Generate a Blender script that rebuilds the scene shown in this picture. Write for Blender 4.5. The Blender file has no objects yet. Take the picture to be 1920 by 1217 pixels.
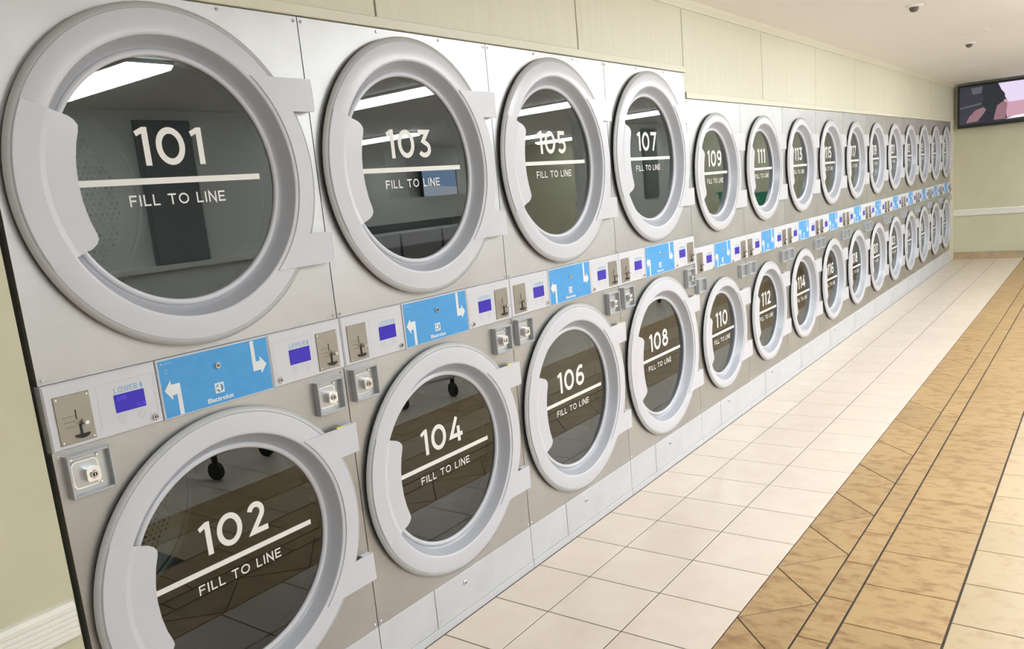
import bpy, math, random
from mathutils import Matrix, Vector
random.seed(7)
sc = bpy.context.scene
col = sc.collection
PI = math.pi

# ------------------------------------------------------------------ camera, world, exposure
F_PX, PX, PY, IW, IH = 1522.08, 941.18, 661.35, 1920.0, 1217.0
cam_d = bpy.data.cameras.new('camera'); cam = bpy.data.objects.new('camera', cam_d); col.objects.link(cam)
yaw, pitch, roll = 0.9149, -0.1889, -0.0967
fwd = Vector((math.sin(yaw)*math.cos(pitch), math.cos(yaw)*math.cos(pitch), math.sin(pitch)))
rgt = Vector((math.cos(yaw), -math.sin(yaw), 0)); upv = rgt.cross(fwd)
r2 = rgt*math.cos(roll)+upv*math.sin(roll); u2 = upv*math.cos(roll)-rgt*math.sin(roll)
M = Matrix((r2, u2, -fwd)).transposed().to_4x4(); M.translation = Vector((-0.7646, -1.8772, 1.5171))
cam.matrix_world = M
cam_d.sensor_fit = 'HORIZONTAL'; cam_d.sensor_width = 36.0; cam_d.lens = F_PX/IW*36.0
cam_d.shift_x = (IW/2-PX)/IW; cam_d.shift_y = (PY-IH/2)/IW
cam_d.clip_start = 0.02; cam_d.clip_end = 100
sc.camera = cam
w = bpy.data.worlds.new('world'); sc.world = w; w.use_nodes = True
w.node_tree.nodes['Background'].inputs[0].default_value = (0.8, 0.85, 1, 1)
w.node_tree.nodes['Background'].inputs[1].default_value = 0.3
vs = sc.view_settings
vs.view_transform = 'Standard'; vs.look = 'None'; vs.gamma = 1.0; vs.use_curve_mapping = False
vs.exposure = 0.0
LAMP = 30.5       # radiance of the fluorescent diffusers

# ------------------------------------------------------------------ materials
def lin(r, g, b):
    f = lambda c: ((c/255+0.055)/1.055)**2.4 if c/255 > 0.04045 else c/255/12.92
    return (f(r), f(g), f(b), 1)
def mat(name, c, rough=0.5, metal=0.0, spec=0.5, noise=None, bump=None, rnd=0.0, emit=None, coat=0.0):
    m = bpy.data.materials.new(name); m.use_nodes = True
    nt = m.node_tree; N = nt.nodes; L = nt.links
    b = N['Principled BSDF']
    b.inputs['Base Color'].default_value = c; b.inputs['Roughness'].default_value = rough
    b.inputs['Metallic'].default_value = metal; b.inputs['Specular IOR Level'].default_value = spec
    b.inputs['Coat Weight'].default_value = coat
    tc = N.new('ShaderNodeTexCoord')
    last = None
    if noise:                                # (colour2, scale, (lo, hi), stretch xyz)
        c2, scl, rng, st = noise
        mp = N.new('ShaderNodeMapping'); mp.inputs['Scale'].default_value = st
        L.new(tc.outputs['Object'], mp.inputs[0])
        if rnd:
            oi = N.new('ShaderNodeObjectInfo'); vm = N.new('ShaderNodeVectorMath'); vm.operation = 'SCALE'
            vm.inputs[0].default_value = (31, 17, 7); L.new(oi.outputs['Random'], vm.inputs['Scale'])
            L.new(vm.outputs[0], mp.inputs['Location'])
        nz = N.new('ShaderNodeTexNoise'); nz.inputs['Scale'].default_value = scl
        nz.inputs['Detail'].default_value = 6; nz.inputs['Roughness'].default_value = 0.6
        L.new(mp.outputs[0], nz.inputs['Vector'])
        mr = N.new('ShaderNodeMapRange'); mr.inputs[1].default_value, mr.inputs[2].default_value = rng
        L.new(nz.outputs[0], mr.inputs[0])
        mx = N.new('ShaderNodeMix'); mx.data_type = 'RGBA'
        mx.inputs['A'].default_value = c; mx.inputs['B'].default_value = c2
        L.new(mr.outputs[0], mx.inputs['Factor']); last = mx.outputs['Result']
    if rnd:
        oi = N.new('ShaderNodeObjectInfo'); mr = N.new('ShaderNodeMapRange')
        mr.inputs[3].default_value = 1-rnd; mr.inputs[4].default_value = 1+rnd
        L.new(oi.outputs['Random'], mr.inputs[0])
        hs = N.new('ShaderNodeHueSaturation'); hs.inputs['Color'].default_value = c
        if last: L.new(last, hs.inputs['Color'])
        L.new(mr.outputs[0], hs.inputs['Value']); last = hs.outputs[0]
    if last: L.new(last, b.inputs['Base Color'])
    if bump:                                 # (scale, strength, distance, stretch)
        scl, s, d, st = bump
        mp = N.new('ShaderNodeMapping'); mp.inputs['Scale'].default_value = st; L.new(tc.outputs['Object'], mp.inputs[0])
        nz = N.new('ShaderNodeTexNoise'); nz.inputs['Scale'].default_value = scl; nz.inputs['Detail'].default_value = 4
        L.new(mp.outputs[0], nz.inputs['Vector'])
        bp = N.new('ShaderNodeBump'); bp.inputs['Strength'].default_value = s; bp.inputs['Distance'].default_value = d
        L.new(nz.outputs[0], bp.inputs['Height']); L.new(bp.outputs[0], b.inputs['Normal'])
    if emit:
        b.inputs['Emission Color'].default_value = emit[0]; b.inputs['Emission Strength'].default_value = emit[1]
    return m
def glass_mat():
    m = bpy.data.materials.new('tinted_glass'); m.use_nodes = True
    nt = m.node_tree; N = nt.nodes; L = nt.links; N.clear()
    o = N.new('ShaderNodeOutputMaterial'); mx = N.new('ShaderNodeMixShader')
    t = N.new('ShaderNodeBsdfTransparent'); t.inputs[0].default_value = (0.40, 0.43, 0.41, 1)
    g = N.new('ShaderNodeBsdfGlossy'); g.inputs['Roughness'].default_value = 0.0; g.inputs[0].default_value = (0.95, 1, 0.99, 1)
    f = N.new('ShaderNodeFresnel'); f.inputs[0].default_value = 1.85
    L.new(f.outputs[0], mx.inputs[0]); L.new(t.outputs[0], mx.inputs[1]); L.new(g.outputs[0], mx.inputs[2]); L.new(mx.outputs[0], o.inputs[0])
    return m
S1 = (1, 1, 1)
MT = {}
MT['steel'] = mat('brushed_steel', (0.53, 0.525, 0.52, 1), 0.44, 1.0, noise=((0.45, 0.445, 0.435, 1), 2.5, (0.35, 0.7), (1, 1, 1.5)), bump=(90, 0.06, 0.0006, (14, 1, 0.35)), rnd=0.03)
MT['plastic'] = mat('door_plastic', lin(208, 208, 215), 0.26, 0, 0.5)
MT['bowl'] = mat('inner_ring_plastic', lin(172, 175, 183), 0.28)
MT['rim'] = mat('door_rim_plastic', lin(188, 189, 190), 0.35)
MT['kick'] = mat('kick_paint', lin(208, 209, 212), 0.42, noise=(lin(200, 201, 204), 6, (0.4, 0.7), S1))
MT['panel'] = mat('control_plastic', lin(212, 212, 218), 0.4)
MT['blue'] = mat('blue_print', lin(70, 156, 220), 0.42, noise=(lin(76, 160, 222), 30, (0.4, 0.6), S1))
MT['emblem'] = mat('emblem_blue', lin(84, 134, 168), 0.5)
MT['white'] = mat('white_print', lin(228, 230, 232), 0.5)
MT['vinyl'] = mat('white_vinyl', lin(236, 234, 230), 0.55)
MT['paleblue'] = mat('pale_blue_print', lin(128, 178, 216), 0.5)
MT['greyprint'] = mat('grey_print', lin(178, 182, 190), 0.5)
MT['lcd'] = mat('lcd', lin(40, 22, 150), 0.25, emit=(lin(58, 36, 190), 0.35))
MT['lcdtext'] = mat('lcd_text', lin(92, 78, 205), 0.4, emit=(lin(92, 78, 205), 0.3))
MT['coin'] = mat('coin_plate_metal', (0.36, 0.33, 0.285, 1), 0.42, 0.9, bump=(120, 0.05, 0.0005, (12, 1, 0.4)))
MT['chrome'] = mat('chrome', (0.78, 0.78, 0.78, 1), 0.14, 1)
MT['zinc'] = mat('zinc_tray', (0.56, 0.58, 0.6, 1), 0.34, 0.85)
MT['frame'] = mat('latch_frame', lin(186, 189, 193), 0.35, 0.3)
MT['black'] = mat('black_plastic', lin(22, 22, 22), 0.45)
MT['dark'] = mat('dark_gap', lin(18, 17, 15), 0.8)
MT['gasket'] = mat('rubber_gasket', lin(30, 31, 29), 0.7)
MT['engrave'] = mat('engraving', lin(104, 97, 84), 0.6)
MT['galv'] = mat('galvanised', (0.35, 0.36, 0.36, 1), 0.5, 0.7)
MT['drum'] = mat('drum_steel', (0.46, 0.47, 0.45, 1), 0.4, 0.7)
MT['hole'] = mat('drum_hole', lin(8, 8, 8), 0.9)
MT['glass'] = glass_mat()
MT['neutral'] = mat('far_wall_paint', lin(228, 229, 225), 0.6)
MT['cream'] = mat('cream_wall', lin(212, 207, 180), 0.55, noise=(lin(205, 200, 172), 3, (0.35, 0.7), S1), bump=(60, 0.08, 0.001, S1))
MT['panelwall'] = mat('painted_ply', lin(218, 214, 194), 0.5, noise=(lin(213, 208, 186), 5, (0.35, 0.7), (6, 1, 0.4)), bump=(40, 0.05, 0.0006, (10, 1, 0.4)), rnd=0.012)
MT['trim'] = mat('cream_trim', lin(220, 216, 197), 0.45)
MT['rail'] = mat('white_rail', lin(240, 238, 230), 0.4)
MT['ceil'] = mat('ceiling_paint', lin(236, 234, 230), 0.6, bump=(30, 0.05, 0.002, S1))
MT['grout'] = mat('grout', lin(70, 61, 50), 0.9, noise=(lin(52, 44, 36), 8, (0.3, 0.7), S1))
MT['tcream'] = mat('cream_tile', lin(226, 212, 196), 0.24, 0, 0.5, noise=(lin(220, 204, 187), 7, (0.35, 0.75), S1), rnd=0.02)
MT['ttan'] = mat('tan_tile', lin(180, 149, 104), 0.38, 0, 0.45, noise=(lin(138, 100, 60), 16, (0.47, 0.76), (1.6, 0.8, 1)), rnd=0.06)
MT['tglare'] = mat('glare_tan_tile', lin(190, 168, 134), 0.36, 0, 0.4, noise=(lin(168, 138, 98), 13, (0.5, 0.8), S1), rnd=0.05)  # tan tile made paler, glare on this row put into its colour
MT['base'] = mat('base_tile', lin(188, 168, 136), 0.5, noise=(lin(170, 148, 116), 6, (0.4, 0.7), S1))
MT['tv'] = mat('tv_body', lin(26, 28, 32), 0.35)
MT['lamp'] = mat('lamp_diffuser', (0.9, 0.9, 0.9, 1), 0.5, emit=((0.90, 0.955, 1.0, 1), LAMP))
MT['lampbody'] = mat('lamp_housing', lin(236, 236, 232), 0.5)
MT['yellow'] = mat('yellow_tape', lin(222, 224, 110), 0.5)
MT['wire'] = mat('cart_wire', (0.6, 0.6, 0.6, 1), 0.25, 1)
MT['midgrey'] = mat('grey_panel', lin(128, 132, 132), 0.6)
MT['darkpanel'] = mat('dark_panel', lin(60, 62, 64), 0.35)
def scr(name, rgb, s=1.0): return mat(name, lin(4, 4, 4), 0.25, emit=(lin(*rgb), s))

# ------------------------------------------------------------------ mesh helper
class MB:
    def __init__(s): s.v = []; s.f = []; s.m = []; s.mats = []; s.sm = []
    def mi(s, m):
        if m not in s.mats: s.mats.append(m)
        return s.mats.index(m)
    def add(s, vs, fs, m, smooth=False):
        o = len(s.v); s.v += [tuple(p) for p in vs]; k = s.mi(m)
        for f in fs: s.f.append([i+o for i in f]); s.m.append(k); s.sm.append(smooth)
        return s
    def box(s, x0, x1, y0, y1, z0, z1, m, skip=''):
        vs = [(x, y, z) for x in (x0, x1) for y in (y0, y1) for z in (z0, z1)]
        fs = {'l': [0, 1, 3, 2], 'r': [4, 6, 7, 5], 'f': [0, 4, 5, 1], 'b': [2, 3, 7, 6], 'd': [0, 2, 6, 4], 'u': [1, 5, 7, 3]}
        return s.add(vs, [fs[k] for k in fs if k not in skip], m)
    def cbox(s, x0, x1, y0, y1, z0, z1, c, m):
        """box whose room-facing (-y) face is chamfered by c"""
        vs = [(x0, y1, z0), (x1, y1, z0), (x1, y1, z1), (x0, y1, z1), (x0, y0+c, z0), (x1, y0+c, z0), (x1, y0+c, z1), (x0, y0+c, z1),
              (x0+c, y0, z0+c), (x1-c, y0, z0+c), (x1-c, y0, z1-c), (x0+c, y0, z1-c)]
        fs = [[0, 3, 2, 1], [8, 9, 10, 11]]
        for i in range(4):
            j = (i+1) % 4; fs += [[i, j, 4+j, 4+i], [4+i, 4+j, 8+j, 8+i]]
        return s.add(vs, fs, m)
    def prism(s, poly, y0, y1, m, flat=False):
        """poly: counter-clockwise (x, z) list; front at y0"""
        n = len(poly)
        if flat: return s.add([(x, y0, z) for x, z in poly], [list(range(n))], m)
        vs = [(x, y0, z) for x, z in poly]+[(x, y1, z) for x, z in poly]
        fs = [list(range(n)), list(range(2*n-1, n-1, -1))]+[[(i+1) % n, i, n+i, n+(i+1) % n] for i in range(n)]
        return s.add(vs, fs, m)
    def lathe(s, prof, cx, cz, m, n=72, smooth=True, a0=0, a1=2*PI):
        """prof: (radius, y) list turned about the y axis; consecutive pairs with a None between break shading"""
        full = abs(a1-a0-2*PI) < 1e-6
        k = n if full else n+1
        segs = [[]]
        for p in prof:
            if p is None: segs.append([segs[-1][-1]])
            else: segs[-1].append(p)
        for sg in segs:
            vs = []; fs = []
            for i in range(k):
                a = a0+(a1-a0)*i/n
                for r, y in sg: vs.append((cx+r*math.cos(a), y, cz+r*math.sin(a)))
            q = len(sg)
            for i in range(n):
                j = (i+1) % k
                for t in range(q-1): fs.append([i*q+t, i*q+t+1, j*q+t+1, j*q+t])
            s.add(vs, fs, m, smooth)
        return s
    def disc(s, cx, cz, r, y, m, n=24):
        return s.add([(cx+r*math.cos(2*PI*i/n), y, cz+r*math.sin(2*PI*i/n)) for i in range(n)], [list(range(n))], m)
    def knob(s, cx, cz, r, y0, y1, m, n=16, c=0.25):
        s.lathe([(r, y1), (r, y0+r*c), None, (r*(1-c), y0)], cx, cz, m, n)
        return s.disc(cx, cz, r*(1-c), y0, m, n)
    def tube(s, a, b, r, m, n=8):
        a = Vector(a); b = Vector(b); d = (b-a).normalized()
        u = d.orthogonal().normalized(); v = d.cross(u)
        vs = [p+u*r*math.cos(2*PI*i/n)+v*r*math.sin(2*PI*i/n) for p in (a, b) for i in range(n)]
        return s.add(vs, [[i, (i+1) % n, n+(i+1) % n, n+i] for i in range(n)]+[list(range(n-1, -1, -1)), list(range(n, 2*n))], m, False)
    def ribbon(s, pts, t, y, m, closed=False):
        n = len(pts); L = []; R = []
        for i in range(n):
            p = Vector(pts[i])
            a = Vector(pts[i-1]) if (i > 0 or closed) else None
            b = Vector(pts[(i+1) % n]) if (i < n-1 or closed) else None
            d1 = (p-a).normalized() if a is not None else None
            d2 = (b-p).normalized() if b is not None else None
            if d1 is None: d1 = d2
            if d2 is None: d2 = d1
            n1 = Vector((-d1.y, d1.x)); n2 = Vector((-d2.y, d2.x)); mv = (n1+n2)
            mv = mv/max(0.35, mv.length_squared)*2 if mv.length > 1e-4 else n1
            L.append(p+mv*t/2); R.append(p-mv*t/2)
        vs = [(q.x, y, q.y) for q in L]+[(q.x, y, q.y) for q in R]
        k = n if closed else n-1
        return s.add(vs, [[i, n+i, n+(i+1) % n, (i+1) % n] for i in range(k)], m)
    def mesh(s, name):
        me = bpy.data.meshes.new(name); me.from_pydata(s.v, [], s.f)
        for m in s.mats: me.materials.append(MT[m] if isinstance(m, str) else m)
        me.polygons.foreach_set('material_index', s.m); me.polygons.foreach_set('use_smooth', s.sm)
        me.update(); return me
def obj(name, mb, parent=None, loc=(0, 0, 0)):
    me = mb.mesh(name) if isinstance(mb, MB) else mb
    o = bpy.data.objects.new(name, me); col.objects.link(o); o.location = loc
    if parent is not None: o.parent = parent
    return o
def empty(name, loc):
    o = bpy.data.objects.new(name, None); col.objects.link(o); o.location = loc; o.empty_display_size = 0.1; return o
def tag(o, label=None, cat=None, group=None, kind=None):
    if label: o['label'] = label
    if cat: o['category'] = cat
    if group: o['group'] = group
    if kind: o['kind'] = kind
    return o
def struct(name, mb, label=None, parent=None):
    o = obj(name, mb, parent)
    if parent is None: tag(o, label, None, None, 'structure')
    return o
def arc(cx, cz, rx, rz, a0, a1, n=14):
    return [(cx+rx*math.cos(math.radians(a0+(a1-a0)*i/n)), cz+rz*math.sin(math.radians(a0+(a1-a0)*i/n))) for i in range(n+1)]

# ------------------------------------------------------------------ lettering (geometric sans, cap height 1)
def glyph(ch, t):
    h = t/2; R = []; P = []
    if ch == '0': w = .86; R.append((arc(w/2, .5, w/2-h, .5-h, 0, 360, 32)[:-1], True))
    elif ch == '1': w = .38; P.append([(0, .885), (.05, .755), (.205, .83), (.205, 0), (.38, 0), (.38, 1), (.235, 1)])
    elif ch == '2': w = .70; R.append((arc(.335, .68, .30-h+.01, .32-h, 165, -38, 16)+[(.15, h), (w, h)], False))
    elif ch == '3': w = .70; R.append(([(.06, 1-h), (.56, 1-h), (.30, .59)]+arc(.33, .31, .37-h, .31-h, 72, -148, 18), False))
    elif ch == '4': w = .80; R += [([(.50, 1.0), (.10, .27), (w, .27)], False), ([(.565, .62), (.565, 0)], False)]
    elif ch == '5': w = .70; R.append(([(.62, 1-h), (.15, 1-h), (.12, .56)]+arc(.33, .32, .37-h, .32-h, 118, -148, 18), False))
    elif ch in '69':
        w = .74; a = arc(.37, .32, .37-h, .32-h, 0, 360, 26)[:-1]; b = arc(.46, .40, .46-h, .60-h, 62, 172, 12)
        if ch == '9': a = [(w-x, 1-z) for x, z in a]; b = [(w-x, 1-z) for x, z in b]
        R += [(a, True), (b, False)]
    elif ch == '7': w = .68; R.append(([(.0, 1-h), (.60, 1-h), (.22, 0)], False))
    elif ch == '8': w = .74; R += [(arc(.37, .745, .30-h, .255-h, 0, 360, 24)[:-1], True), (arc(.37, .30, .37-h, .30-h, 0, 360, 26)[:-1], True)]
    elif ch == 'F': w = .66; R += [([(h, 0), (h, 1-h), (w, 1-h)], False), ([(h, .50), (w-.08, .50)], False)]
    elif ch == 'I': w = t; R.append(([(h, 0), (h, 1)], False))
    elif ch == 'L': w = .62; R.append(([(h, 1), (h, h), (w, h)], False))
    elif ch == 'T': w = .78; R += [([(0, 1-h), (w, 1-h)], False), ([(w/2, 1-h), (w/2, 0)], False)]
    elif ch == 'O': w = .98; R.append((arc(w/2, .5, w/2-h, .5-h, 0, 360, 28)[:-1], True))
    elif ch == 'N': w = .78; R.append(([(h, 0), (h, .97), (w-h, .03), (w-h, 1)], False))
    elif ch == 'E': w = .68; R += [([(w, 1-h), (h, 1-h), (h, h), (w, h)], False), ([(h, .5), (w-.06, .5)], False)]
    elif ch == 'W': w = 1.2; R.append(([(h, 1), (.33, .03), (.6, .97), (.87, .03), (w-h, 1)], False))
    elif ch == 'R': w = .70; R += [([(h, 0), (h, 1-h), (.36, 1-h)]+arc(.36, .69, .32-h, .31-h, 80, -90, 10)+[(h, .38+h)], False), ([(.38, .42), (w-h*.4, 0)], False)]
    elif ch == 'P': w = .68; R.append(([(h, 0), (h, 1-h), (.36, 1-h)]+arc(.36, .68, .32-h, .32-h, 80, -90, 10)+[(h, .36+h)], False))
    elif ch == 'U': w = .76; R.append(([(h, 1), (h, .36)]+arc(w/2, .36, w/2-h, .36-h, 190, 350, 12)+[(w-h, .36), (w-h, 1)], False))
    else: return .34, [], []
    return w, R, P
def write(mb, text, cx, z, hgt, t, gap, y, m, width=None):
    """centred at cx, base line z, cap height hgt; stretched to width when given"""
    gs = [glyph(c, t) for c in text]
    tot = sum(g[0] for g in gs)+gap*(len(gs)-1)
    sx = (width/tot) if width else hgt
    x = cx-tot*sx/2
    for wd, R, P in gs:
        for q, (pts, cl) in enumerate(R): mb.ribbon([(x+a*sx, z+b*hgt) for a, b in pts], t*hgt, y-0.00015*q, m, cl)
        for p in P: mb.prism([(x+a*sx, z+b*hgt) for a, b in p], y, y, m, flat=True)
        x += (wd+gap)*sx
def font_mesh(mb, text, cx, z, size, y, m, width=None):
    c = bpy.data.curves.new('lettering', 'FONT'); c.body = text; c.size = size; c.offset = 0.0005; c.resolution_u = 2
    o = bpy.data.objects.new('lettering', c); col.objects.link(o)
    me = bpy.data.meshes.new_from_object(o.evaluated_get(bpy.context.evaluated_depsgraph_get()))
    vs = [v.co.copy() for v in me.vertices]; fs = [list(p.vertices) for p in me.polygons]
    bpy.data.objects.remove(o); bpy.data.curves.remove(c); bpy.data.meshes.remove(me)
    x0 = min(v.x for v in vs); x1 = max(v.x for v in vs); k = width/(x1-x0) if width else 1
    mb.add([(cx+(v.x-(x0+x1)/2)*k, y, z+v.y) for v in vs], fs, m)

# ------------------------------------------------------------------ room shell
W1, W2, N1, N2 = 0.8751, 0.7973, 4, 11
XE1 = N1*W1; XM = XE1+N2*W2; XW = 12.62; XL = -4.0; YB = -9.5; HC = 2.44
H1, H2, HB = 2.0702, 1.9381, 0.1829
T = 0.3048
# floor slab with its tiles
fl = struct('floor', MB().box(XL, XW, YB, 0.0, -0.12, -0.0025, 'grout'), 'floor of cream and tan tiles laid in bands along the dryers')
def tile_mesh(poly, m, name, g=0.0022, c=0.0012, th=0.012):
    """poly: ccw (x, y) outline on the floor; shrunk by the joint, chamfered top at z=0"""
    n = len(poly)
    def inset(d):
        out = []
        for i in range(n):
            a, b, p = Vector(poly[i-1]), Vector(poly[(i+1) % n]), Vector(poly[i])
            d1 = (p-a).normalized(); d2 = (b-p).normalized()
            n1 = Vector((-d1.y, d1.x)); n2 = Vector((-d2.y, d2.x)); mv = n1+n2
            out.append(p+mv/mv.length_squared*2*d)
        return out
    A = inset(g); B = inset(g+c)
    vs = [(p.x, p.y, -th) for p in A]+[(p.x, p.y, -c) for p in A]+[(p.x, p.y, 0) for p in B]
    fs = []
    for i in range(n):
        j = (i+1) % n; fs += [[i, j, n+j, n+i], [n+i, n+j, 2*n+j, 2*n+i]]
    fs.append([2*n+i for i in range(n)])
    return MB().add(vs, fs, m)
def rect(x0, x1, y0, y1): return [(x0, y0), (x1, y0), (x1, y1), (x0, y1)]
FAR = 9.4
far_tiles = MB()
def tile_row(ya, yb, ox, m, name, cells=None, xs=0.4):
    """row between y=ya (far side, nearer the machines) and yb"""
    k0 = math.floor((xs-ox)/T)
    me = tile_mesh(rect(0, T, yb, ya), m, name).mesh(name)
    k = k0
    while True:
        x = ox+k*T
        if x > XW-0.01: break
        x1 = min(x+T, XW-0.003)
        if x < FAR: obj(name, me, fl, (x, 0, 0))
        else:
            t = tile_mesh(rect(x, x1, yb, ya), m, name); far_tiles.add(t.v, t.f, m)
        k += 1
OX = 1.4787
tile_row(-0.004, -0.2472, OX, 'tcream', 'cream_tile')
tile_row(-0.2472, -0.552, OX, 'tcream', 'cream_tile')
tile_row(-0.552, -0.8665, OX, 'tcream', 'cream_tile')
# triangle band: half tiles set point to point
YA, YT, PT = -0.8665, -1.0790, 0.4272
mu = tile_mesh([(-PT/2, YT), (PT/2, YT), (0, YA)], 'ttan', 'a', 0.0021).mesh('triangular_tile')
md = tile_mesh([(0, YT), (PT/2, YA), (-PT/2, YA)], 'ttan', 'b', 0.0021).mesh('triangular_tile')
k = -3
while True:
    x = 1.746+k*PT; k += 1
    if x > XW-0.3: break
    if x < FAR: obj('triangular_tile', mu, fl, (x, 0, 0)); obj('triangular_tile', md, fl, (x+PT/2, 0, 0))
    else:
        for me, xx in ((mu, x), (md, x+PT/2)):
            far_tiles.add([(v.co.x+xx, v.co.y, v.co.z) for v in me.vertices], [list(p.vertices) for p in me.polygons], 'ttan')
tile_row(-1.0815, -1.1840, 1.718, 'ttan', 'narrow_tan_tile')
tile_row(-1.1875, -1.4870, 1.868, 'ttan', 'tan_tile', xs=0.9)
tile_row(-1.4905, -1.7900, 2.018, 'tglare', 'glare_tan_tile', xs=1.2)
# rest of the floor, out of the frame (seen in the door glass)
def grid_stuff(x0, x1, y0, y1, m, dx=T, dy=T):
    y = y1
    while y > y0+0.02:
        yn = max(y-dy, y0); x = x0
        while x < x1-0.02:
            xn = min(x+dx, x1); t = tile_mesh(rect(x, xn, yn, y), m, 'x', 0.0022, 0.001); far_tiles.add(t.v[4:], [[i-4 for i in f] for f in t.f if min(f) >= 4], m); x = xn
        y = yn
grid_stuff(XL, 0.25, -0.8665, 0, 'tcream'); grid_stuff(XL, 0.25, -1.79, -0.8665, 'ttan')
grid_stuff(XL, XW, -1.893, -1.793, 'ttan', T, 0.1); grid_stuff(XL, XW, -2.11, -1.893, 'ttan', T, 0.217)
grid_stuff(XL, XW, YB, -2.11, 'tcream')
tag(obj('remaining_floor_tiles', far_tiles, fl), kind='stuff')

# ceiling
struct('ceiling', MB().box(XL, XW, YB, 0.03, HC, HC+0.1, 'ceil'), 'smooth off-white ceiling')
# wall above the dryers: painted plywood sheets with battens and trim strips
wa = struct('wall_bulkhead', MB().box(XL, XE1, 0.012, 0.03, H1+0.01, HC, 'dark').box(XE1, XW, 0.012, 0.03, H2+0.01, HC, 'dark'), 'cream panelled bulkhead wall above the dryers')
xs = [-1.24, -0.02, 1.199, 2.418, 3.4970, 4.722, 5.92, 7.10, 8.30, 9.494, 10.705, 11.9, XW]
for a, b in zip(xs[:-1], xs[1:]):
    zb = H1+0.032 if b < 3.6 else H2+0.034
    if a < -0.1: continue
    obj('wall_panel', MB().cbox(a+0.004, b-0.004, 0.0, 0.012, zb, 2.402, 0.002, 'panelwall'), wa)
obj('ledger_strip', MB().cbox(-0.02, XE1+0.012, -0.008, 0.012, H1+0.003, H1+0.034, 0.002, 'trim'), wa)
obj('ledger_strip', MB().cbox(XE1+0.006, XW, -0.008, 0.012, H2+0.003, H2+0.036, 0.002, 'trim'), wa)
cr = MB()
prof = [(0.012, 2.398), (-0.010, 2.398), (-0.014, 2.408), (-0.024, 2.425), (-0.030, HC), (0.012, HC)]
vs = [(x, y, z) for x in (-0.02, XW) for y, z in prof]; n = len(prof)
cr.add(vs, [[i, n+i, n+(i+1) % n, (i+1) % n] for i in range(n)], 'trim')
struct('trim_1', cr, 'cream crown moulding along the top of the bulkhead')
# wall at the left of the row, flush with the fronts
wl = struct('wall_left', MB().box(XL, -0.014, 0.0, 0.12, 0, HC, 'cream'), 'cream painted wall beside dryer 101')
def chair_rail(name, label, x0, x1, y0, y1, alongx):
    zs = [(0, .622), (.010, .622), (.016, .628)]
    for i in range(5):
        z = .634+i*.0125; zs += [(.016, z), (.013, z+.002), (.013, z+.004), (.017, z+.007)]
    zs += [(.017, .701), (.012, .711), (0, .713)]
    n = len(zs); mb = MB()
    if alongx: vs = [(x, y0-d, z) for x in (x0, x1) for d, z in zs]
    else: vs = [(x0-d, y, z) for y in (y0, y1) for d, z in zs]
    mb.add(vs, [[i, n+i, n+i+1, i+1] for i in range(n-1)]+[list(range(n)), list(range(2*n-1, n-1, -1))], 'rail')
    return struct(name, mb, label)
chair_rail('trim_2', 'white fluted chair rail on the wall beside dryer 101', XL, -0.022, 0, 0, True)
# end wall
struct('wall_end', MB().box(XW, XW+0.1, YB, 0.03, 0, HC, 'cream'), 'pale cream end wall with the television')
chair_rail('trim_3', 'white chair rail on the end wall under the television', XW, XW, -0.002, YB+0.05, False)
struct('baseboard_end', MB().box(XW-0.012, XW, YB, -0.002, 0, 0.098, 'base').box(XW-0.014, XW, YB, -0.002, 0.09, 0.098, 'base'), 'tan tile skirting along the end wall')
struct('trim_4', MB().cbox(XM+0.003, XW-0.001, -0.004, 0.03, 0.0, H2+0.003, 0.003, 'trim'), 'cream filler board between the last dryer and the end wall')
struct('wall_rear', MB().box(XL, XW, 1.1, 1.2, 0, HC, 'galv'))
# far side of the room (seen in the door glass)
struct('wall_far', MB().box(XL, XW, YB-0.1, YB, 0, HC, 'neutral'))
struct('wall_side', MB().box(XL-0.1, XL, YB, 0.03, 0, HC, 'neutral'))
struct('wall_partition', MB().box(XL+0.003, 4.35, -4.35, -4.15, 0, HC-0.002, 'neutral'), 'cream partition wall reflected in the upper door glass')
struct('wall_return', MB().box(9.5, XW-0.003, -4.35, -4.15, 0, HC-0.002, 'neutral'), 'pale wall across the aisle from the narrow dryers')
struct('trim_5', MB().box(2.3, 4.35, -4.15, -4.02, 1.20, 1.24, 'rail').box(2.3, 4.35, -4.15, -4.06, 0.0, 1.20, 'neutral'), 'white ledge along the partition wall')

# ------------------------------------------------------------------ ceiling lamps
def lamp(x, y, n, where):
    e = empty('ceiling_lamp', (x, y, HC)); e.rotation_euler = (0, 0, n*PI/2); tag(e, 'white fluorescent ceiling lamp ' + where, 'lamp', 'fluorescent ceiling lamps ' + where)
    hl, hw = 0.61, 0.14
    obj('housing', MB().box(-hw-0.004, hw+0.004, -hl-0.004, hl+0.004, -0.021, -0.001, 'lampbody'), e)
    p = [(-hw, -0.022), (-hw+0.02, -0.050), (-0.05, -0.062), (0.05, -0.062), (hw-0.02, -0.050), (hw, -0.022)]
    vs = [(a, y_, b) for y_ in (-hl, hl) for a, b in p]; k = len(p)
    obj('diffuser', MB().add(vs, [[i, i+1, k+i+1, k+i] for i in range(k-1)]+[list(range(k)), list(range(2*k-1, k-1, -1))], 'lamp', False), e)
for x in (-0.1, 1.9, 4.4, 6.9, 9.4, 11.6): lamp(x, -2.98, 0, 'set crosswise beyond the aisle')
for x in (3.2, 5.7, 8.2): lamp(x, -1.78, 1, 'added unseen, lengthwise over the tan aisle')  # unseen row, added to light the dryer fronts from above
for x in (4.9, 7.2, 10.3, 11.9): lamp(x, -5.9, 0, 'over the washing machines across the room')
for x in (5.6, 8.4, 10.8): lamp(x, -8.4, 0, 'along the far wall of the room')

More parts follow.
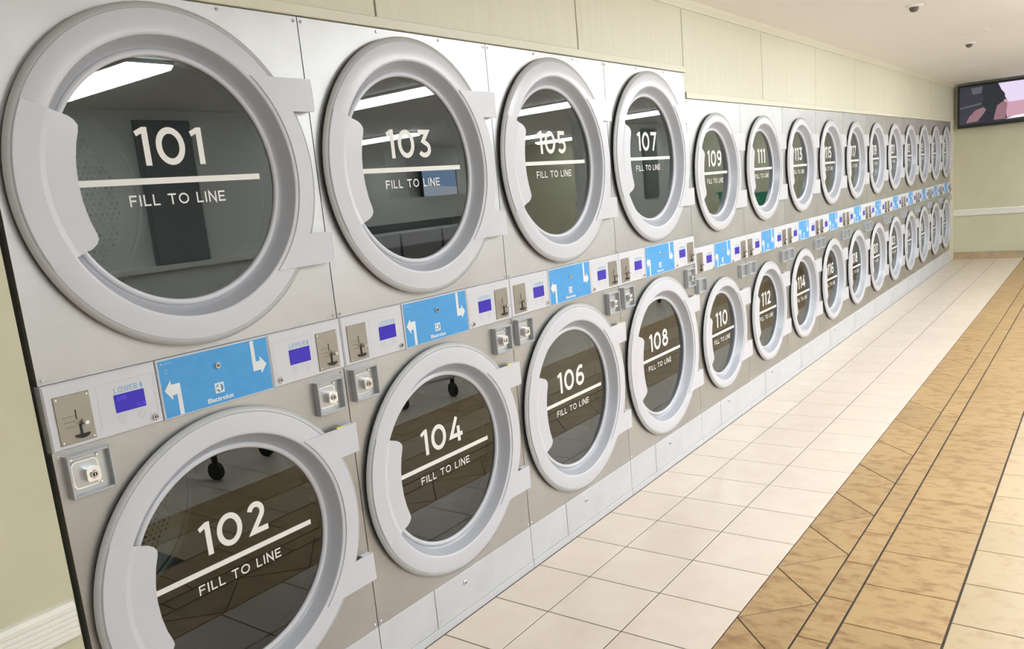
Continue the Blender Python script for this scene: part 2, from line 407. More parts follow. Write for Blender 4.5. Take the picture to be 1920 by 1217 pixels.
# ------------------------------------------------------------------ dryers
class Kind: pass
def kind(W, H, zs0, zs1, zu, zl, Rb, Rf, Ri, Rg, hinge, big, dx):
    k = Kind(); k.__dict__.update(locals()); k.cx = W/2; k.dx = dx; k.bl = 0.2715; k.br = W-0.2685; return k
KB = kind(W1, H1, 1.0522, 1.2045, 1.636, 0.6196, 0.4163, 0.3998, 0.3415, 0.2983, (0.17, 0.26), True, 0.4305)
KS = kind(W2, H2, 0.9885, 1.1335, 1.5355, 0.583, 0.3385, 0.3235, 0.2845, 0.2410, (0.12, 0.222), False, 0.3863)
G = 0.0016
def front_panel(k, z0, z1, zc, Rh):
    mb = MB(); cx = k.dx; x0, x1 = G, k.W-G; n = 72; a_c = sorted({math.atan2(z-zc, x-cx) % (2*PI) for x in (x0, x1) for z in (z0, z1)})
    angs = sorted([2*PI*i/n for i in range(n)]+a_c)
    inn, out = [], []
    for a in angs:
        c, s_ = math.cos(a), math.sin(a); t = 1e9
        if c > 1e-9: t = min(t, (x1-cx)/c)
        if c < -1e-9: t = min(t, (x0-cx)/c)
        if s_ > 1e-9: t = min(t, (z1-zc)/s_)
        if s_ < -1e-9: t = min(t, (z0-zc)/s_)
        out.append((cx+t*c, zc+t*s_)); inn.append((cx+Rh*c, zc+Rh*s_))
    q = len(angs)
    vs = [(x, 0, z) for x, z in inn]+[(x, 0, z) for x, z in out]+[(x, 0.03, z) for x, z in inn]+[(x, 0.02, z) for x, z in out]
    fs = []
    for i in range(q):
        j = (i+1) % q
        fs += [[i, q+i, q+j, j], [q+i, 3*q+i, 3*q+j, q+j], [i, j, 2*q+j, 2*q+i]]
    return mb.add(vs, fs, 'steel').mesh('front_panel')
def make_meshes(k):
    m = {}
    cx, W = k.cx, k.W
    m['cabinet'] = MB().box(0.002, W-0.002, 0.022, 0.95, 0.0, k.H-0.002, 'galv', skip='f').mesh('cabinet')
    m['front_u'] = front_panel(k, k.zs1+0.0012, k.H, k.zu, k.Ri-0.005)
    m['front_l'] = front_panel(k, HB, k.zs0-0.0012, k.zl, k.Ri-0.005)
    sr = MB().knob(0, 0, 0.0046, -0.003, 0.001, 'chrome', 10); sr.box(-0.003, 0.003, -0.0033, -0.0029, -0.0006, 0.0006, 'black'); m['screw'] = sr.mesh('screw')
    # kick plates
    a, b = (k.bl+0.003, k.br) if k.big else (0.287, W-G)
    m['kick_l'] = MB().cbox(G, a-0.0012, -0.0005, 0.02, 0.0325, HB-0.0015, 0.0008, 'kick').mesh('kick_plate')
    if k.big: m['kick_r'] = MB().cbox(b+0.0012, W-G, -0.0005, 0.02, 0.0325, HB-0.0015, 0.0008, 'kick').mesh('kick_plate')
    m['access'] = MB().cbox(a, b, -0.0025, 0.018, 0.0325, HB-0.0015, 0.0012, 'kick').mesh('access_panel')
    m['plinth'] = MB().cbox(G, W-G, -0.0035, 0.02, 0.0005, 0.0312, 0.001, 'kick').mesh('plinth')
    lk = MB().knob(0, 0, 0.0085, -0.007, 0.0, 'chrome', 16); lk.disc(0, 0, 0.0045, -0.0075, 'black', 12); lk.box(-0.0008, 0.0008, -0.0082, -0.0074, -0.0035, 0.0035, 'chrome'); m['lock'] = lk.mesh('key_lock')
    # control strip
    def cp(x0, x1):
        mb = MB().cbox(x0+0.0012, x1-0.0008, -0.010, 0.02, k.zs0, k.zs1, 0.004, 'panel')
        return mb
    zt = k.zs1
    L = cp(0, k.bl)
    def fine_border(mb, x0, x1):
        mb.ribbon([(x0, zt-0.125), (x0, zt-0.026), (x1, zt-0.026), (x1, zt-0.125)], 0.0007, -0.0103, 'greyprint')
    fine_border(L, 0.118, k.bl-0.012)
    m['ctl_l'] = L.mesh('control_panel')
    Rr = cp(k.br, W); fine_border(Rr, k.br+0.012, W-0.118); m['ctl_r'] = Rr.mesh('control_panel')
    for side, x0, txt in (('l', 0.157, 'LOWER'), ('r', W-0.2025, 'UPPER')):
        mb = MB().cbox(x0, x0+0.075, -0.0118, -0.009, zt-0.1005, zt-0.0575, 0.001, 'lcd'); m['lcd_'+side] = mb.mesh('display')
        mb = MB(); write(mb, txt, x0+0.032, zt-0.0535, 0.0135, 0.13, 0.22, -0.0104, 'paleblue', 0.058)
        mb.prism([(x0+0.068, zt-0.0535), (x0+0.073, zt-0.0535), (x0+0.0735, zt-0.045), (x0+0.072, zt-0.040), (x0+0.069, zt-0.040), (x0+0.0675, zt-0.045)], -0.0104, 0, 'paleblue', True)
        m['txt_'+side] = mb.mesh('panel_lettering')
        for q, bx in enumerate((x0+0.012, x0+0.060)):
            mb = MB(); zc = zt-0.117
            mb.ribbon([(bx-0.0085, zc+0.0085), (bx+0.0085, zc+0.0085), (bx+0.0085, zc-0.003), (bx, zc-0.0115), (bx-0.0085, zc-0.003)], 0.0009, -0.0104, 'greyprint', True)
            mb.ribbon(arc(bx, zc+0.001, 0.0038, 0.0038, 30, 330, 10), 0.0009, -0.0104, 'greyprint')
            m['icon_%s%d' % (side, q)] = mb.mesh('touch_icon')
    mb = MB(); write(mb, 'ERR', 0.157+0.018, zt-0.072, 0.009, 0.12, 0.2, -0.0121, 'lcdtext'); m['lcd_text'] = mb.mesh('display_text')
    mb = MB(); write(mb, '025', 0.157+0.062, zt-0.096, 0.008, 0.12, 0.2, -0.0121, 'lcdtext'); m['lcd_num'] = mb.mesh('display_number')
    # coin plate
    c = MB().cbox(0, 0.081, -0.0125, -0.009, zt-0.1415, zt-0.0295, 0.001, 'coin')
    for i in range(3): c.box(0.012+0.002*i, 0.040, -0.0128, -0.0124, zt-0.0798-0.012*i, zt-0.0786-0.012*i, 'engrave')
    m['coin'] = c.mesh('coin_plate')
    m['slot'] = MB().cbox(0.0425, 0.0447, -0.0135, -0.012, zt-0.088, zt-0.066, 0.0004, 'black').mesh('coin_slot')
    cu = MB().box(0.047, 0.0515, -0.0145, -0.012, zt-0.131, zt-0.101, 'black')
    cu.prism([(0.034, zt-0.124)]+arc(0.050, zt-0.1225, 0.0165, 0.0105, 187, 353, 10)+[(0.066, zt-0.124)], -0.018, -0.012, 'black')
    m['cup'] = cu.mesh('coin_return')
    m['button'] = MB().tube((0.0575, -0.011, zt-0.098), (0.0575, -0.022, zt-0.098), 0.0035, 'chrome').knob(0.0575, zt-0.098, 0.0068, -0.030, -0.020, 'chrome', 16, 0.35).mesh('coin_button')
    m['rivet'] = MB().knob(0, 0, 0.0032, -0.0142, -0.012, 'chrome', 8).mesh('rivet')
    m['rivets'] = [(x, 0, z) for x in (0.006, 0.075) for z in (zt-0.036, zt-0.135)]
    # brand panel
    bw = k.br-k.bl
    B = MB().cbox(k.bl+0.0012, k.br-0.0012, -0.010, 0.02, k.zs0, k.zs1, 0.002, 'panel')
    m['brand'] = B.mesh('brand_panel')
    m['field'] = MB().prism([(k.bl+0.006, k.zs0+0.004), (k.br-0.004, k.zs0+0.004), (k.br-0.004, k.zs1-0.004), (k.bl+0.006, k.zs1-0.004)], -0.0104, -0.0095, 'blue').mesh('blue_field')
    x = k.bl+0.0125
    A = MB().prism([(x, zt-0.0795), (x+0.0195, zt-0.1065), (x+0.0195, zt-0.094), (x+0.032, zt-0.094), (x+0.032, k.zs0+0.005), (x+0.0435, k.zs0+0.005), (x+0.0435, zt-0.067), (x+0.0195, zt-0.067), (x+0.0195, zt-0.0555)], -0.0108, -0.0103, 'white')
    m['arrow_l'] = A.mesh('arrow')
    x = k.br-0.0145
    A = MB().prism([(x, zt-0.0765), (x-0.0195, zt-0.0515), (x-0.0195, zt-0.064), (x-0.033, zt-0.064), (x-0.033, zt-0.006), (x-0.0445, zt-0.006), (x-0.0445, zt-0.089), (x-0.0195, zt-0.089), (x-0.0195, zt-0.100)], -0.0108, -0.0103, 'white')
    m['arrow_r'] = A.mesh('arrow')
    lx, lz, h = cx-0.001, zt-0.107, 0.0135
    g = MB().prism([(lx-h, lz-h), (lx+h, lz-h), (lx+h, lz+h), (lx-h, lz+h)], -0.0108, -0.0103, 'white')
    r_ = 0.0108
    g.prism(arc(lx, lz, r_, r_, -68, 72, 14)+[(lx+0.0045, lz+0.001)], -0.0111, 0, 'emblem', True)
    g.prism(arc(lx, lz, r_, r_, 98, 170, 8)+[(lx-0.0040, lz+0.0045)], -0.0111, 0, 'emblem', True)
    g.prism(arc(lx, lz, r_, r_, 192, 282, 8)+[(lx-0.0035, lz-0.0042)], -0.0111, 0, 'emblem', True)
    m['logo'] = g.mesh('brand_emblem')
    g = MB(); font_mesh(g, 'Electrolux', lx, zt-0.1405, 0.0165, -0.0106, 'white', 0.079); m['word'] = g.mesh('brand_lettering')
    g = MB().disc(k.bl+0.014, k.zs1-0.012, 0.0018, -0.0107, 'white', 10)
    for i, wd in enumerate((0.024, 0.0, 0.012, 0.012)):
        if wd: g.box(k.bl+0.018, k.bl+0.018+wd, -0.0107, -0.0104, zt-0.014-0.008*i, zt-0.0115-0.008*i, 'paleblue')
    m['fine'] = g.mesh('small_print')
    # latch boxes
    lw, lh = (0.103, 0.101) if k.big else (0.118, 0.08)
    fr = MB(); t = 0.0065; d = -0.020
    fr.cbox(0, t, d, 0.001, 0, lh, 0.0015, 'frame').cbox(lw-t, lw, d, 0.001, 0, lh, 0.0015, 'frame').cbox(t, lw-t, d, 0.001, 0, t, 0.0015, 'frame').cbox(t, lw-t, d, 0.001, lh-t, lh, 0.0015, 'frame')
    fr.box(t, lw-t, -0.0035, -0.0015, t, lh-t, 'zinc')
    m['latch'] = fr.mesh('coin_box_frame')
    def rsq(x, z, hw, hh, r):
        o = []
        for sx, sz, a in ((1, 1, 0), (-1, 1, 90), (-1, -1, 180), (1, -1, 270)): o += arc(x+sx*(hw-r), z+sz*(hh-r), r, r, a, a+90, 5)
        return o
    q = MB().prism(rsq(lw*0.40, lh*0.50, 0.030, 0.031, 0.012), -0.008, -0.003, 'zinc')
    q.ribbon(rsq(lw*0.40, lh*0.50, 0.030, 0.031, 0.012), 0.003, -0.0083, 'chrome', True)
    m['latch_plate'] = q.mesh('coin_box_face')
    q = MB().prism(rsq(lw*0.50, lh*0.47, 0.016, 0.0165, 0.007), -0.024, -0.007, 'chrome')
    q.knob(lw*0.50, lh*0.47, 0.0095, -0.029, -0.022, 'chrome', 16); q.disc(lw*0.50, lh*0.47, 0.0055, -0.0293, 'black', 12); q.box(lw*0.5-0.0008, lw*0.5+0.0008, -0.030, -0.029, lh*0.47-0.004, lh*0.47+0.004, 'chrome')
    m['latch_lock'] = q.mesh('coin_box_lock')
    m['latch_screw'] = MB().knob(0, 0, 0.0042, -0.0065, -0.003, 'chrome', 10).mesh('coin_box_screw')
    m['latch_screws'] = [(lw*x_, 0, lh*z_) for x_, z_ in ((0.72, 0.85), (0.72, 0.2), (0.14, 0.88))]
    # door, modelled about its own centre
    Rb, Rf, Ri, Rg = k.Rb, k.Rf, k.Ri, k.Rg
    D = MB()
    D.lathe([(Rb-0.018, -0.0105), (Rb-0.003, -0.0105), None, (Rb, -0.0125), (Rb, -0.0150), (Rf+0.0045, -0.0200), None, (Rf+0.003, -0.0203), None, (Rf+0.0022, -0.0190), (Rf+0.0010, -0.0190), None, (Rf, -0.0207)], 0, 0, 'rim', 96)
    D.lathe([(Rf, -0.0207), (Rf-0.003, -0.0216), (Ri+0.006, -0.0230), (Ri+0.003, -0.0227), (Ri+0.0005, -0.0212), (Ri-0.0005, -0.0200)], 0, 0, 'plastic', 96)
    D.lathe([(Ri-0.0005, -0.0200), (Ri-0.0015, -0.0185), (Ri-0.006, -0.0105), (Ri-0.012, 0.0005), (Ri-0.018, 0.0105), (Ri-0.022, 0.0155), (Rg+0.0165, 0.0175), None, (Rg+0.0150, 0.0160)], 0, 0, 'bowl', 96)
    D.lathe([(Rg+0.0150, 0.0160), (Rg+0.0120, 0.0135), (Rg+0.008, 0.0127), (Rg+0.004, 0.0133), (Rg+0.001, 0.0155), (Rg, 0.0190), (Rg-0.0005, 0.0270)], 0, 0, 'plastic', 96)
    m['door'] = D.mesh('door')
    m['gasket'] = MB().lathe([(Rb-0.016, 0.0), (Rb-0.016, -0.0107)], 0, 0, 'gasket', 72).lathe([(Rg+0.004, 0.028), (Rg+0.006, 0.07), (Rg+0.03, 0.09)], 0, 0, 'gasket', 48).mesh('gasket')
    m['glass'] = MB().disc(0, 0, Rg+0.001, 0.0215, 'glass', 96).mesh('glass_pane')
    # drum
    Rd = Rg+0.058; dp = 0.80
    m['drum'] = MB().lathe([(Rg+0.03, 0.09), (Rd, 0.12), (Rd, dp-0.02), None, (Rd-0.012, dp), (Rd-0.02, dp), None, (Rd-0.024, dp+0.006), (0.0, dp+0.006)], 0, 0, 'drum', 48).mesh('drum')
    hp = MB(); pitch = 0.0195; RR = Rd-0.085; r = -30
    for i in range(-20, 21):
        for j in range(-20, 21):
            x_ = (i+0.5*(j % 2))*pitch; z_ = j*pitch*0.866
            if 0.03 < math.hypot(x_, z_) < RR: hp.disc(x_, z_, 0.0056, dp+0.0045, 'hole', 8)
    m['holes'] = hp.mesh('perforations')
    # handle: flat grip over the left of the ring
    s = 1.0 if k.big else 0.86
    a0 = math.degrees(math.atan2(0.181, -0.3575))
    hz = [(-0.2625, 0.147), (-0.2490, 0.137), (-0.2435, 0.128), (-0.2450, 0.116), (-0.2560, 0.084), (-0.2640, 0.042), (-0.2665, 0.0), (-0.2640, -0.042), (-0.2560, -0.084), (-0.2450, -0.116), (-0.2435, -0.128), (-0.2490, -0.137), (-0.2625, -0.147)]
    hz = [(x*s, z*s) for x, z in hz]
    zt_ = 0.181*s; ao = math.degrees(math.asin(zt_/(Rf-0.001)))
    outer = arc(0, 0, Rf-0.001, Rf-0.001, 180-ao, 180+ao, 22)       # runs down the left side
    ring2 = arc(0, 0, Ri+0.004, Ri+0.004, 180-ao*1.04, 180+ao*1.04, 22)
    ring3 = arc(0, 0, Ri-0.010, Ri-0.010, 180-ao*1.05, 180+ao*1.05, 22)
    # resample the inner edge to the same count
    def resamp(p, n):
        d = [0]
        for i in range(1, len(p)): d.append(d[-1]+math.dist(p[i-1], p[i]))
        o = []
        for i in range(n):
            t = d[-1]*i/(n-1); j = max(q for q in range(len(d)) if d[q] <= t+1e-12); j = min(j, len(p)-2)
            u = (t-d[j])/(d[j+1]-d[j]); o.append((p[j][0]+(p[j+1][0]-p[j][0])*u, p[j][1]+(p[j+1][1]-p[j][1])*u))
        return o
    inner = resamp(hz, 23)
    # the ring rows meet the straight ends of the grip
    def edge_at(p, q, R):
        for i in range(201):
            x = p[0]+(q[0]-p[0])*i/200; z = p[1]+(q[1]-p[1])*i/200
            if math.hypot(x, z) <= R: return x, z
        return q
    for rr, R in ((ring2, Ri+0.004), (ring3, Ri-0.010)):
        t_ = edge_at(outer[0], inner[0], R); b_ = edge_at(outer[-1], inner[-1], R)
        at, ab = math.degrees(math.atan2(t_[1], t_[0])), math.degrees(math.atan2(b_[1], b_[0])) % 360
        rr[:] = arc(0, 0, R, R, at, ab, 22)
    rows = [(outer, -0.0200), (outer, -0.0236), (ring2, -0.0252), (ring3, -0.0222), (inner, -0.0215), (inner, -0.0150)]
    Hd = MB(); n = 23
    vs = [(x, y, z) for row, y in rows for x, z in row]
    fs = [[r_*n+i, r_*n+i+1, (r_+1)*n+i+1, (r_+1)*n+i] for r_ in range(len(rows)-1) for i in range(n-1)]
    for i_ in (0, n-1): fs.append([r_*n+i_ for r_ in range(len(rows))][::1 if i_ else -1])
    Hd.add(vs, fs, 'plastic', False)
    m['handle'] = Hd.mesh('door_handle')
    # hinge plate with two ears
    z0, z1 = k.hinge; rin = Ri+0.011; rout = Rf+0.002; xe = W-k.dx-0.0025
    al = math.degrees(math.asin(min(0.98, z1/rin))); ai = math.degrees(math.asin(z0/rout))
    li = arc(0, 0, rin, rin, al, -al, 26); ro = arc(0, 0, rout, rout, -ai, ai, 20)
    pl = [(xe, z0), (xe, z1)] + li + [(xe, -z1), (xe, -z0)] + ro
    hb = MB().prism(pl[::1], -0.0262, -0.0212, 'plastic')
    for sg in (1, -1):
        a_, b_ = (z0, z1) if sg > 0 else (-z1, -z0)
        hb.box(rout+0.004, xe-0.001, -0.0212, -0.0005, a_+0.002, b_-0.002, 'plastic')
    m['hinge'] = hb.mesh('hinge_plate')
    m['knuckle'] = MB().tube((0, 0, 0), (0, 0, z1-z0-0.020), 0.0065, 'chrome', 12).mesh('hinge_pin')
    m['knuckles'] = [(xe-0.001, -0.0185, z0+0.004), (xe-0.001, -0.0185, -z1+0.016)]
    if not k.big: m['knuckle'] = None
    return m
MB_ = {True: make_meshes(KB), False: make_meshes(KS)}
def lettering(k, num):
    mb = MB(); c = 0.001 if k.big else 0.030; y = 0.0209
    write(mb, str(num), c, 0.0375, 0.0922, 0.172, 0.19, y, 'vinyl')
    xr = 0.255 if k.big else 0.226
    xl = -0.270 if k.big else -0.226
    mb.prism([(xl, -0.0072), (xr, -0.0072), (xr, 0.0078), (xl, 0.0078)], y, y, 'vinyl', True)
    write(mb, 'FILL TO LINE', c+0.001, -0.0588, 0.0268, 0.15, 0.21, y, 'vinyl', 0.267 if k.big else 0.25)
    return mb
random.seed(11)
def stack(i):
    big = i < N1; k = KB if big else KS; m = MB_[big]
    x = i*W1 if big else XE1+(i-N1)*W2
    a, b = 101+2*i, 102+2*i
    e = empty('stacked_dryer', (x, 0, 0))
    ORD = ['first', 'second', 'third', 'fourth', 'fifth', 'sixth', 'seventh', 'eighth', 'ninth', 'tenth', 'eleventh']
    if big: lb_ = '%s wide stainless steel stacked dryer from the cream wall, doors numbered %d and %d' % (ORD[i], a, b)
    else: lb_ = '%s narrow stainless steel stacked dryer after the wide ones, doors numbered %d and %d' % (ORD[i-N1], a, b)
    tag(e, lb_, 'dryer', 'stacked dryers standing in one long row')
    obj('cabinet', m['cabinet'], e)
    W = k.W
    for key, zz0, zz1 in (('front_u', k.zs1, k.H), ('front_l', HB, k.zs0)):
        p = obj('front_panel', m[key], e)
        pts = [(0.013, zz0+0.012), (W-0.013, zz0+0.012), (0.013, zz1-0.012), (W-0.013, zz1-0.012)]
        if key == 'front_u': pts += [(W*0.36, zz1-0.010), (W*0.70, zz1-0.010)]
        if not big: pts = pts[2:4] if key == 'front_u' else pts[:2]
        for sx, sz in pts: obj('screw', m['screw'], p, (sx, 0, sz))
    obj('kick_plate', m['kick_l'], e)
    if big: obj('kick_plate', m['kick_r'], e)
    ac = obj('access_panel', m['access'], e); obj('key_lock', m['lock'], ac, (k.cx if big else 0.41, -0.002, 0.138 if big else 0.15))
    obj('plinth', m['plinth'], e)
    for s in 'lr':
        c = obj('control_panel', m['ctl_'+s], e)
        d = obj('display', m['lcd_'+s], c)
        obj('panel_lettering', m['txt_'+s], c); obj('touch_icon', m['icon_%s0' % s], c); obj('touch_icon', m['icon_%s1' % s], c)
        if i == 0 and s == 'l': obj('display_text', m['lcd_text'], c); obj('display_number', m['lcd_num'], c)
        obj('key_lock', m['lock'], c, (0.249 if s == 'l' else k.br+0.0245, -0.0095, k.zs1-0.1335))
        cp = obj('coin_plate', m['coin'], e, (0.0205 if s == 'l' else W-0.1015, 0, 0))
        obj('coin_slot', m['slot'], cp); obj('coin_return', m['cup'], cp); obj('coin_button', m['button'], cp); [obj('rivet', m['rivet'], cp, p_) for p_ in m['rivets']]
        lx = (0.0215 if s == 'l' else W-0.1265) if big else (0.0165 if s == 'l' else W-0.1205)
        lz = (0.937 if s == 'l' else 0.931) if big else 0.877
        lb = obj('coin_box', m['latch'], e, (lx, 0, lz))
        if big:
            obj('coin_box_face', m['latch_plate'], lb); obj('coin_box_lock', m['latch_lock'], lb); [obj('coin_box_screw', m['latch_screw'], lb, p_) for p_ in m['latch_screws']]
    bp = obj('brand_panel', m['brand'], e)
    obj('blue_field', m['field'], bp); obj('arrow', m['arrow_l'], bp); obj('arrow', m['arrow_r'], bp); obj('brand_emblem', m['logo'], bp); obj('brand_lettering', m['word'], bp)
    obj('small_print', m['fine'], bp); obj('key_lock', m['lock'], bp, (k.cx+0.003, -0.0095, k.zs1-0.048))
    for num, zc in ((a, k.zu), (b, k.zl)):
        d = obj('door', m['door'], e, (k.dx, 0, zc))
        d['label'] = 'round grey door numbered %d' % num
        obj('gasket', m['gasket'], d)
        g = obj('glass_pane', m['glass'], d)
        tl = 0.0 if num < 109 else 1.0
        g.rotation_euler = (math.radians(random.uniform(-0.4, 0.4)*tl), 0, math.radians(random.uniform(-0.8, 0.8)*tl))
        lt = obj('door_lettering', lettering(k, num), d); lt.rotation_euler = g.rotation_euler
        obj('door_handle', m['handle'], d); obj('hinge_plate', m['hinge'], d)
        if m['knuckle']: [obj('hinge_pin', m['knuckle'], d, p_) for p_ in m['knuckles']]
        if num % 2 == 0 and num <= 108:
            obj('yellow_sticker', MB().box(0.365, 0.395, -0.026, -0.018, k.hinge[1]+0.0003, k.hinge[1]+0.004, 'yellow'), d)
        dr = obj('drum', m['drum'], e, (k.dx, 0, zc))
        if big: tag(obj('perforations', m['holes'], dr), kind='stuff')
for i in range(N1+N2): stack(i)

# ------------------------------------------------------------------ television on the end wall
def television(loc, rot, wd, hg, label, polys, name='television'):
    e = empty(name, loc); e.rotation_euler = (0, 0, rot); tag(e, label, 'television')
    obj('body', MB().cbox(-wd/2, wd/2, -0.05, 0.0, 0, hg, 0.006, 'tv').box(-wd*.3, wd*.3, 0, 0.04, hg*.2, hg*.8, 'tv'), e)
    sx, sz = wd-0.05, hg-0.075
    mb = MB()
    for j, (pl, mt) in enumerate(polys):
        mb.prism([((u-0.5)*sx, 0.045+v*sz) for u, v in pl], -0.0502-0.0002*j, 0, mt, True)
    obj('screen', mb, e)
    obj('wall_bracket', MB().box(-0.12, 0.12, 0.04, 0.075, hg*.3, hg*.7, 'tv'), e)
    return e
s_dark, s_grey, s_pink, s_lav, s_skin, s_white = scr('s_dark', (50, 52, 62)), scr('s_grey', (92, 92, 104)), scr('s_pink', (206, 160, 176)), scr('s_lavender', (222, 208, 234), 1.1), scr('s_rose', (150, 110, 120)), scr('s_white', (246, 236, 244), 1.2)
s_hair = scr('s_hair', (34, 38, 48))
TVW, TVH = 1.02, 0.575
polys = [([(0, 0), (1, 0), (1, 1), (0, 1)], s_dark),
         ([(0, .42), (.27, .5), (.27, .545), (0, .46)], s_grey), ([(.16, .78), (.28, .8), (.28, .97), (.14, .95)], s_grey),
         ([(.08, .04), (.22, .06), (.33, .32), (.30, .42), (.20, .36), (.12, .20)], s_skin),
         ([(.54, .55), (.58, .08), (1, .1), (1, .6)], s_pink),
         ([(.555, .62), (.60, .48), (1, .5), (1, 1), (.47, 1)], s_lav),
         ([(.56, .04), (1, .06), (1, .16), (.66, .10)], s_white),
         ([(.42, .05), (.56, .05), (.585, .45), (.54, .52), (.46, .42)], s_skin),
         ([(.24, .0), (.42, .0), (.42, .2), (.46, .42), (.53, .52), (.555, .62), (.55, .72), (.51, .82), (.47, 1.0), (.30, 1.0), (.27, .85), (.30, .65), (.27, .5), (.33, .35), (.26, .12)], s_hair)]
television((XW-0.078, -0.055-TVW/2, 1.838), -PI/2, TVW, TVH, 'black flat television high on the end wall showing dark hair on pink', polys)
b1, b2 = scr('s_sky', (150, 180, 220), 3.0), scr('s_cloud', (210, 220, 235), 3.0)
struct('wall_pillar', MB().box(9.1, 10.6, -7.7, -7.25, 0, HC-0.002, 'neutral'), 'square pillar across the room')
television((9.75, -7.172, 1.5), PI, 0.9, 0.62, 'flat television on the pillar across the room, pale blue picture, mirrored in door 103', [([(0, 0), (1, 0), (1, 1), (0, 1)], b1), ([(0, .1), (1, .2), (1, .5), (0, .4)], b2)])

# ------------------------------------------------------------------ ceiling fittings
for x, y in ((5.14, -0.82), (7.68, -0.80)):
    e = empty('ceiling_sprinkler', (x, y, HC)); tag(e, 'small sprinkler head in a round white plate, %s' % ('before the ceiling vent, over the wide dryers' if x < 6 else 'beyond the ceiling vent, nearer the television'), 'sprinkler', 'sprinkler heads on the ceiling')
    def turn(prof, m, n=24):
        mb = MB().lathe(prof, 0, 0, m, n); mb.v = [(a, c, b) for a, b, c in mb.v]; mb.f = [f[::-1] for f in mb.f]; return mb
    obj('escutcheon', turn([(0.052, -0.0005), (0.050, -0.006), (0.034, -0.012), (0.026, -0.012)], 'lampbody'), e)
    obj('deflector', turn([(0.026, -0.010), (0.028, -0.022), (0.020, -0.036), (0.0, -0.042)], 'engrave'), e)
def vent(x0, x1, y0, y1, label, slats=5):
    e = empty('ceiling_vent', ((x0+x1)/2, (y0+y1)/2, HC)); tag(e, label, 'vent')
    a, b = (x1-x0)/2, (y1-y0)/2
    obj('vent_frame', MB().box(-a, a, -b, -b+0.02, -0.005, -0.0005, 'ceil').box(-a, a, b-0.02, b, -0.005, -0.0005, 'ceil').box(-a, -a+0.02, -b+0.02, b-0.02, -0.005, -0.0005, 'ceil').box(a-0.02, a, -b+0.02, b-0.02, -0.005, -0.0005, 'ceil'), e)
    obj('vent_plate', MB().box(-a+0.02, a-0.02, -b+0.02, b-0.02, -0.002, -0.0005, 'ceil'), e)
    for i in range(slats):
        x = -a+0.02+(2*a-0.04)*(i+0.5)/slats
        obj('slat', MB().box(x-0.012, x+0.012, -b+0.021, b-0.021, -0.0035, -0.002, 'ceil'), e)
vent(6.80, 7.10, -1.02, -0.68, 'flush white ceiling vent between the two sprinkler heads')
vent(9.6, 10.1, -0.75, -0.40, 'flush white ceiling vent towards the television wall', 6)

# ------------------------------------------------------------------ things mirrored in the door glass
def cart(x, y, rz, label):
    e = empty('laundry_cart', (x, y, 0)); e.rotation_euler = (0, 0, rz); tag(e, label, 'cart', 'laundry carts mirrored in the lower doors')
    w_, d_ = 0.28, 0.40
    fr = MB()
    for z, f in ((0.16, 0.85), (0.30, 0.9), (0.80, 1.0)):
        P4 = [(-w_*f, -d_*f, z), (w_*f, -d_*f, z), (w_*f, d_*f, z), (-w_*f, d_*f, z)]
        for i in range(4): fr.tube(P4[i], P4[(i+1) % 4], 0.011, 'wire')
    obj('frame', fr, e)
    ba = MB()
    for i in range(9):
        u = -1+2*i/8
        for sg in (-1, 1):
            ba.tube((u*w_*.9, sg*d_*.9, 0.30), (u*w_, sg*d_, 0.80), 0.003, 'wire', 6); ba.tube((sg*w_*.9, u*d_*.9, 0.30), (sg*w_, u*d_, 0.80), 0.003, 'wire', 6)
        ba.tube((u*w_*.9, -d_*.9, 0.30), (u*w_*.9, d_*.9, 0.30), 0.003, 'wire', 6)
    obj('basket', ba, e)
    for sx in (-1, 1):
        for sy in (-1, 1):
            obj('caster', MB().tube((sx*w_*.8-0.014, sy*d_*.8, 0.055), (sx*w_*.8+0.014, sy*d_*.8, 0.055), 0.055, 'black', 20).tube((sx*w_*.8, sy*d_*.8, 0.09), (sx*w_*.8, sy*d_*.8, 0.16), 0.018, 'black'), e)
cart(3.85, -2.62, 0.3, 'wire laundry cart across the aisle from the second wide dryer, mirrored in door 104')
cart(2.05, -2.75, -0.2, 'wire laundry cart across the aisle from the first wide dryer, mirrored in door 102')
cart(8.6, -2.35, 0.8, 'wire laundry cart across the aisle from the narrow dryers, mirrored in door 110')
def washer(x, y, n):
    e = empty('washing_machine', (x, y, 0)); tag(e, 'grey front-loading washing machine standing across the room, mirrored in door 103 or 105', 'washing machine', 'washing machines across the room')
    obj('body', MB().box(-0.36, 0.36, -0.8, 0, 0, 1.05, 'galv').box(-0.36, 0.36, -0.8, 0.004, 1.05, 1.2, 'panel'), e)
    r = MB().lathe([(0.26, 0.0), (0.26, 0.03), (0.20, 0.035), (0.18, 0.01)], 0, 0.55, 'plastic', 32); r.f = [f[::-1] for f in r.f]; obj('door', r, e)
    d = MB().disc(0, 0.55, 0.185, 0.012, 'darkpanel', 32); d.f = [f[::-1] for f in d.f]; obj('door_glass', d, e)
for i in range(5): washer(5.2+0.76*i, -4.9, i)
tag(obj('soffit_box', MB().box(4.8, 9.3, -6.15, -5.75, 1.30, 1.62, 'rail').box(4.8, 9.3, -6.10, -5.80, 0, 1.30, 'galv')), 'long white service bulkhead behind the washing machines', 'bulkhead')
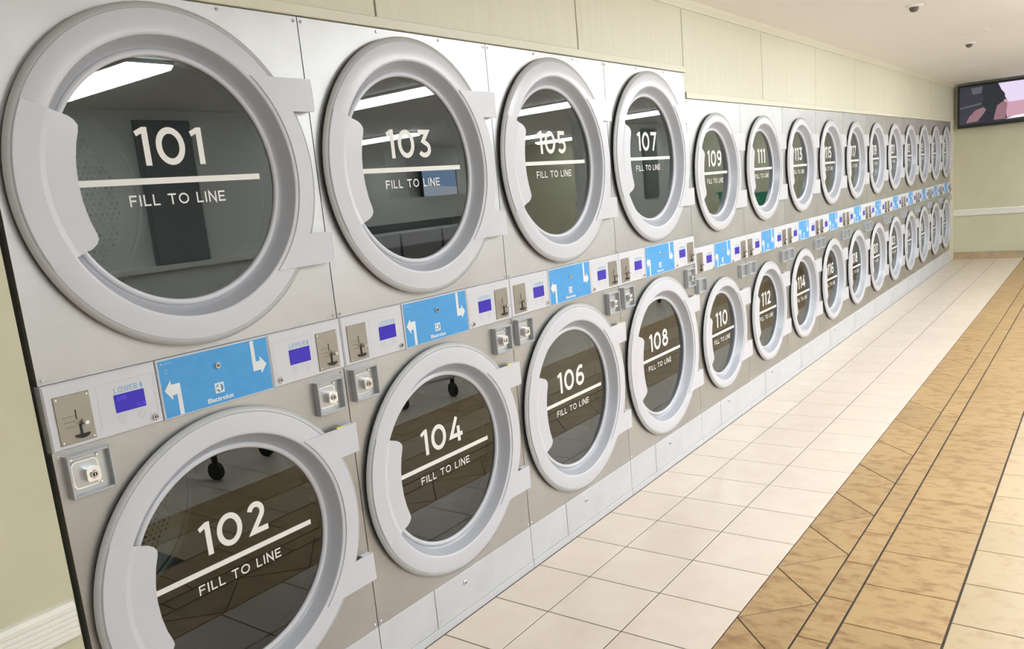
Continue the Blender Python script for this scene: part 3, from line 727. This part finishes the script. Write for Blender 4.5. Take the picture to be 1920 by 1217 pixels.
tag(obj('notice_panel', MB().box(2.78, 3.22, -4.145, -4.115, 1.25, 2.34, 'midgrey').box(2.76, 3.24, -4.145, -4.12, 1.242, 2.36, 'midgrey')), 'tall grey panel on the partition wall, mirrored in door 101', 'panel')

MT['green'] = mat('green_plastic', lin(70, 160, 125), 0.4)
MT['laminate'] = mat('table_laminate', lin(214, 212, 204), 0.4)
e = empty('folding_table', (11.4, -2.6, 0)); tag(e, 'pale folding table across the aisle, mirrored in the narrow dryers', 'table')
obj('table_top', MB().box(-0.75, 0.75, -0.35, 0.35, 0.87, 0.91, 'laminate'), e)
for sx in (-1, 1):
    for sy in (-1, 1): obj('leg', MB().tube((sx*0.68, sy*0.28, 0), (sx*0.68, sy*0.28, 0.87), 0.02, 'wire', 12), e)
e = empty('laundry_basket', (11.75, -2.6, 0.9105)); tag(e, 'green plastic laundry basket on the folding table, mirrored in door 111', 'basket')
bk = MB()
for (w0, d0, z0), (w1, d1, z1) in (((0.20, 0.14, 0.0), (0.26, 0.19, 0.30)), ((0.28, 0.21, 0.30), (0.28, 0.21, 0.32))):
    vs = [(sx*w_, sy*d_, z_) for w_, d_, z_ in ((w0, d0, z0), (w1, d1, z1)) for sx, sy in ((-1, -1), (1, -1), (1, 1), (-1, 1))]
    bk.add(vs, [[i, (i+1) % 4, 4+(i+1) % 4, 4+i] for i in range(4)]+([[3, 2, 1, 0]] if z0 == 0 else []), 'green')
obj('basket_body', bk, e)
obj('basket_rim', MB().box(-0.285, 0.285, -0.215, -0.19, 0.30, 0.32, 'green').box(-0.285, 0.285, 0.19, 0.215, 0.30, 0.32, 'green').box(-0.285, -0.26, -0.19, 0.19, 0.30, 0.32, 'green').box(0.26, 0.285, -0.19, 0.19, 0.30, 0.32, 'green'), e)

tag(obj('notice_panel', MB().box(11.28, 11.72, -4.145, -4.115, 1.30, 2.34, 'midgrey').box(11.26, 11.74, -4.145, -4.12, 1.28, 2.36, 'midgrey')), 'grey panel on the pale wall across the aisle, mirrored in door 107', 'panel')
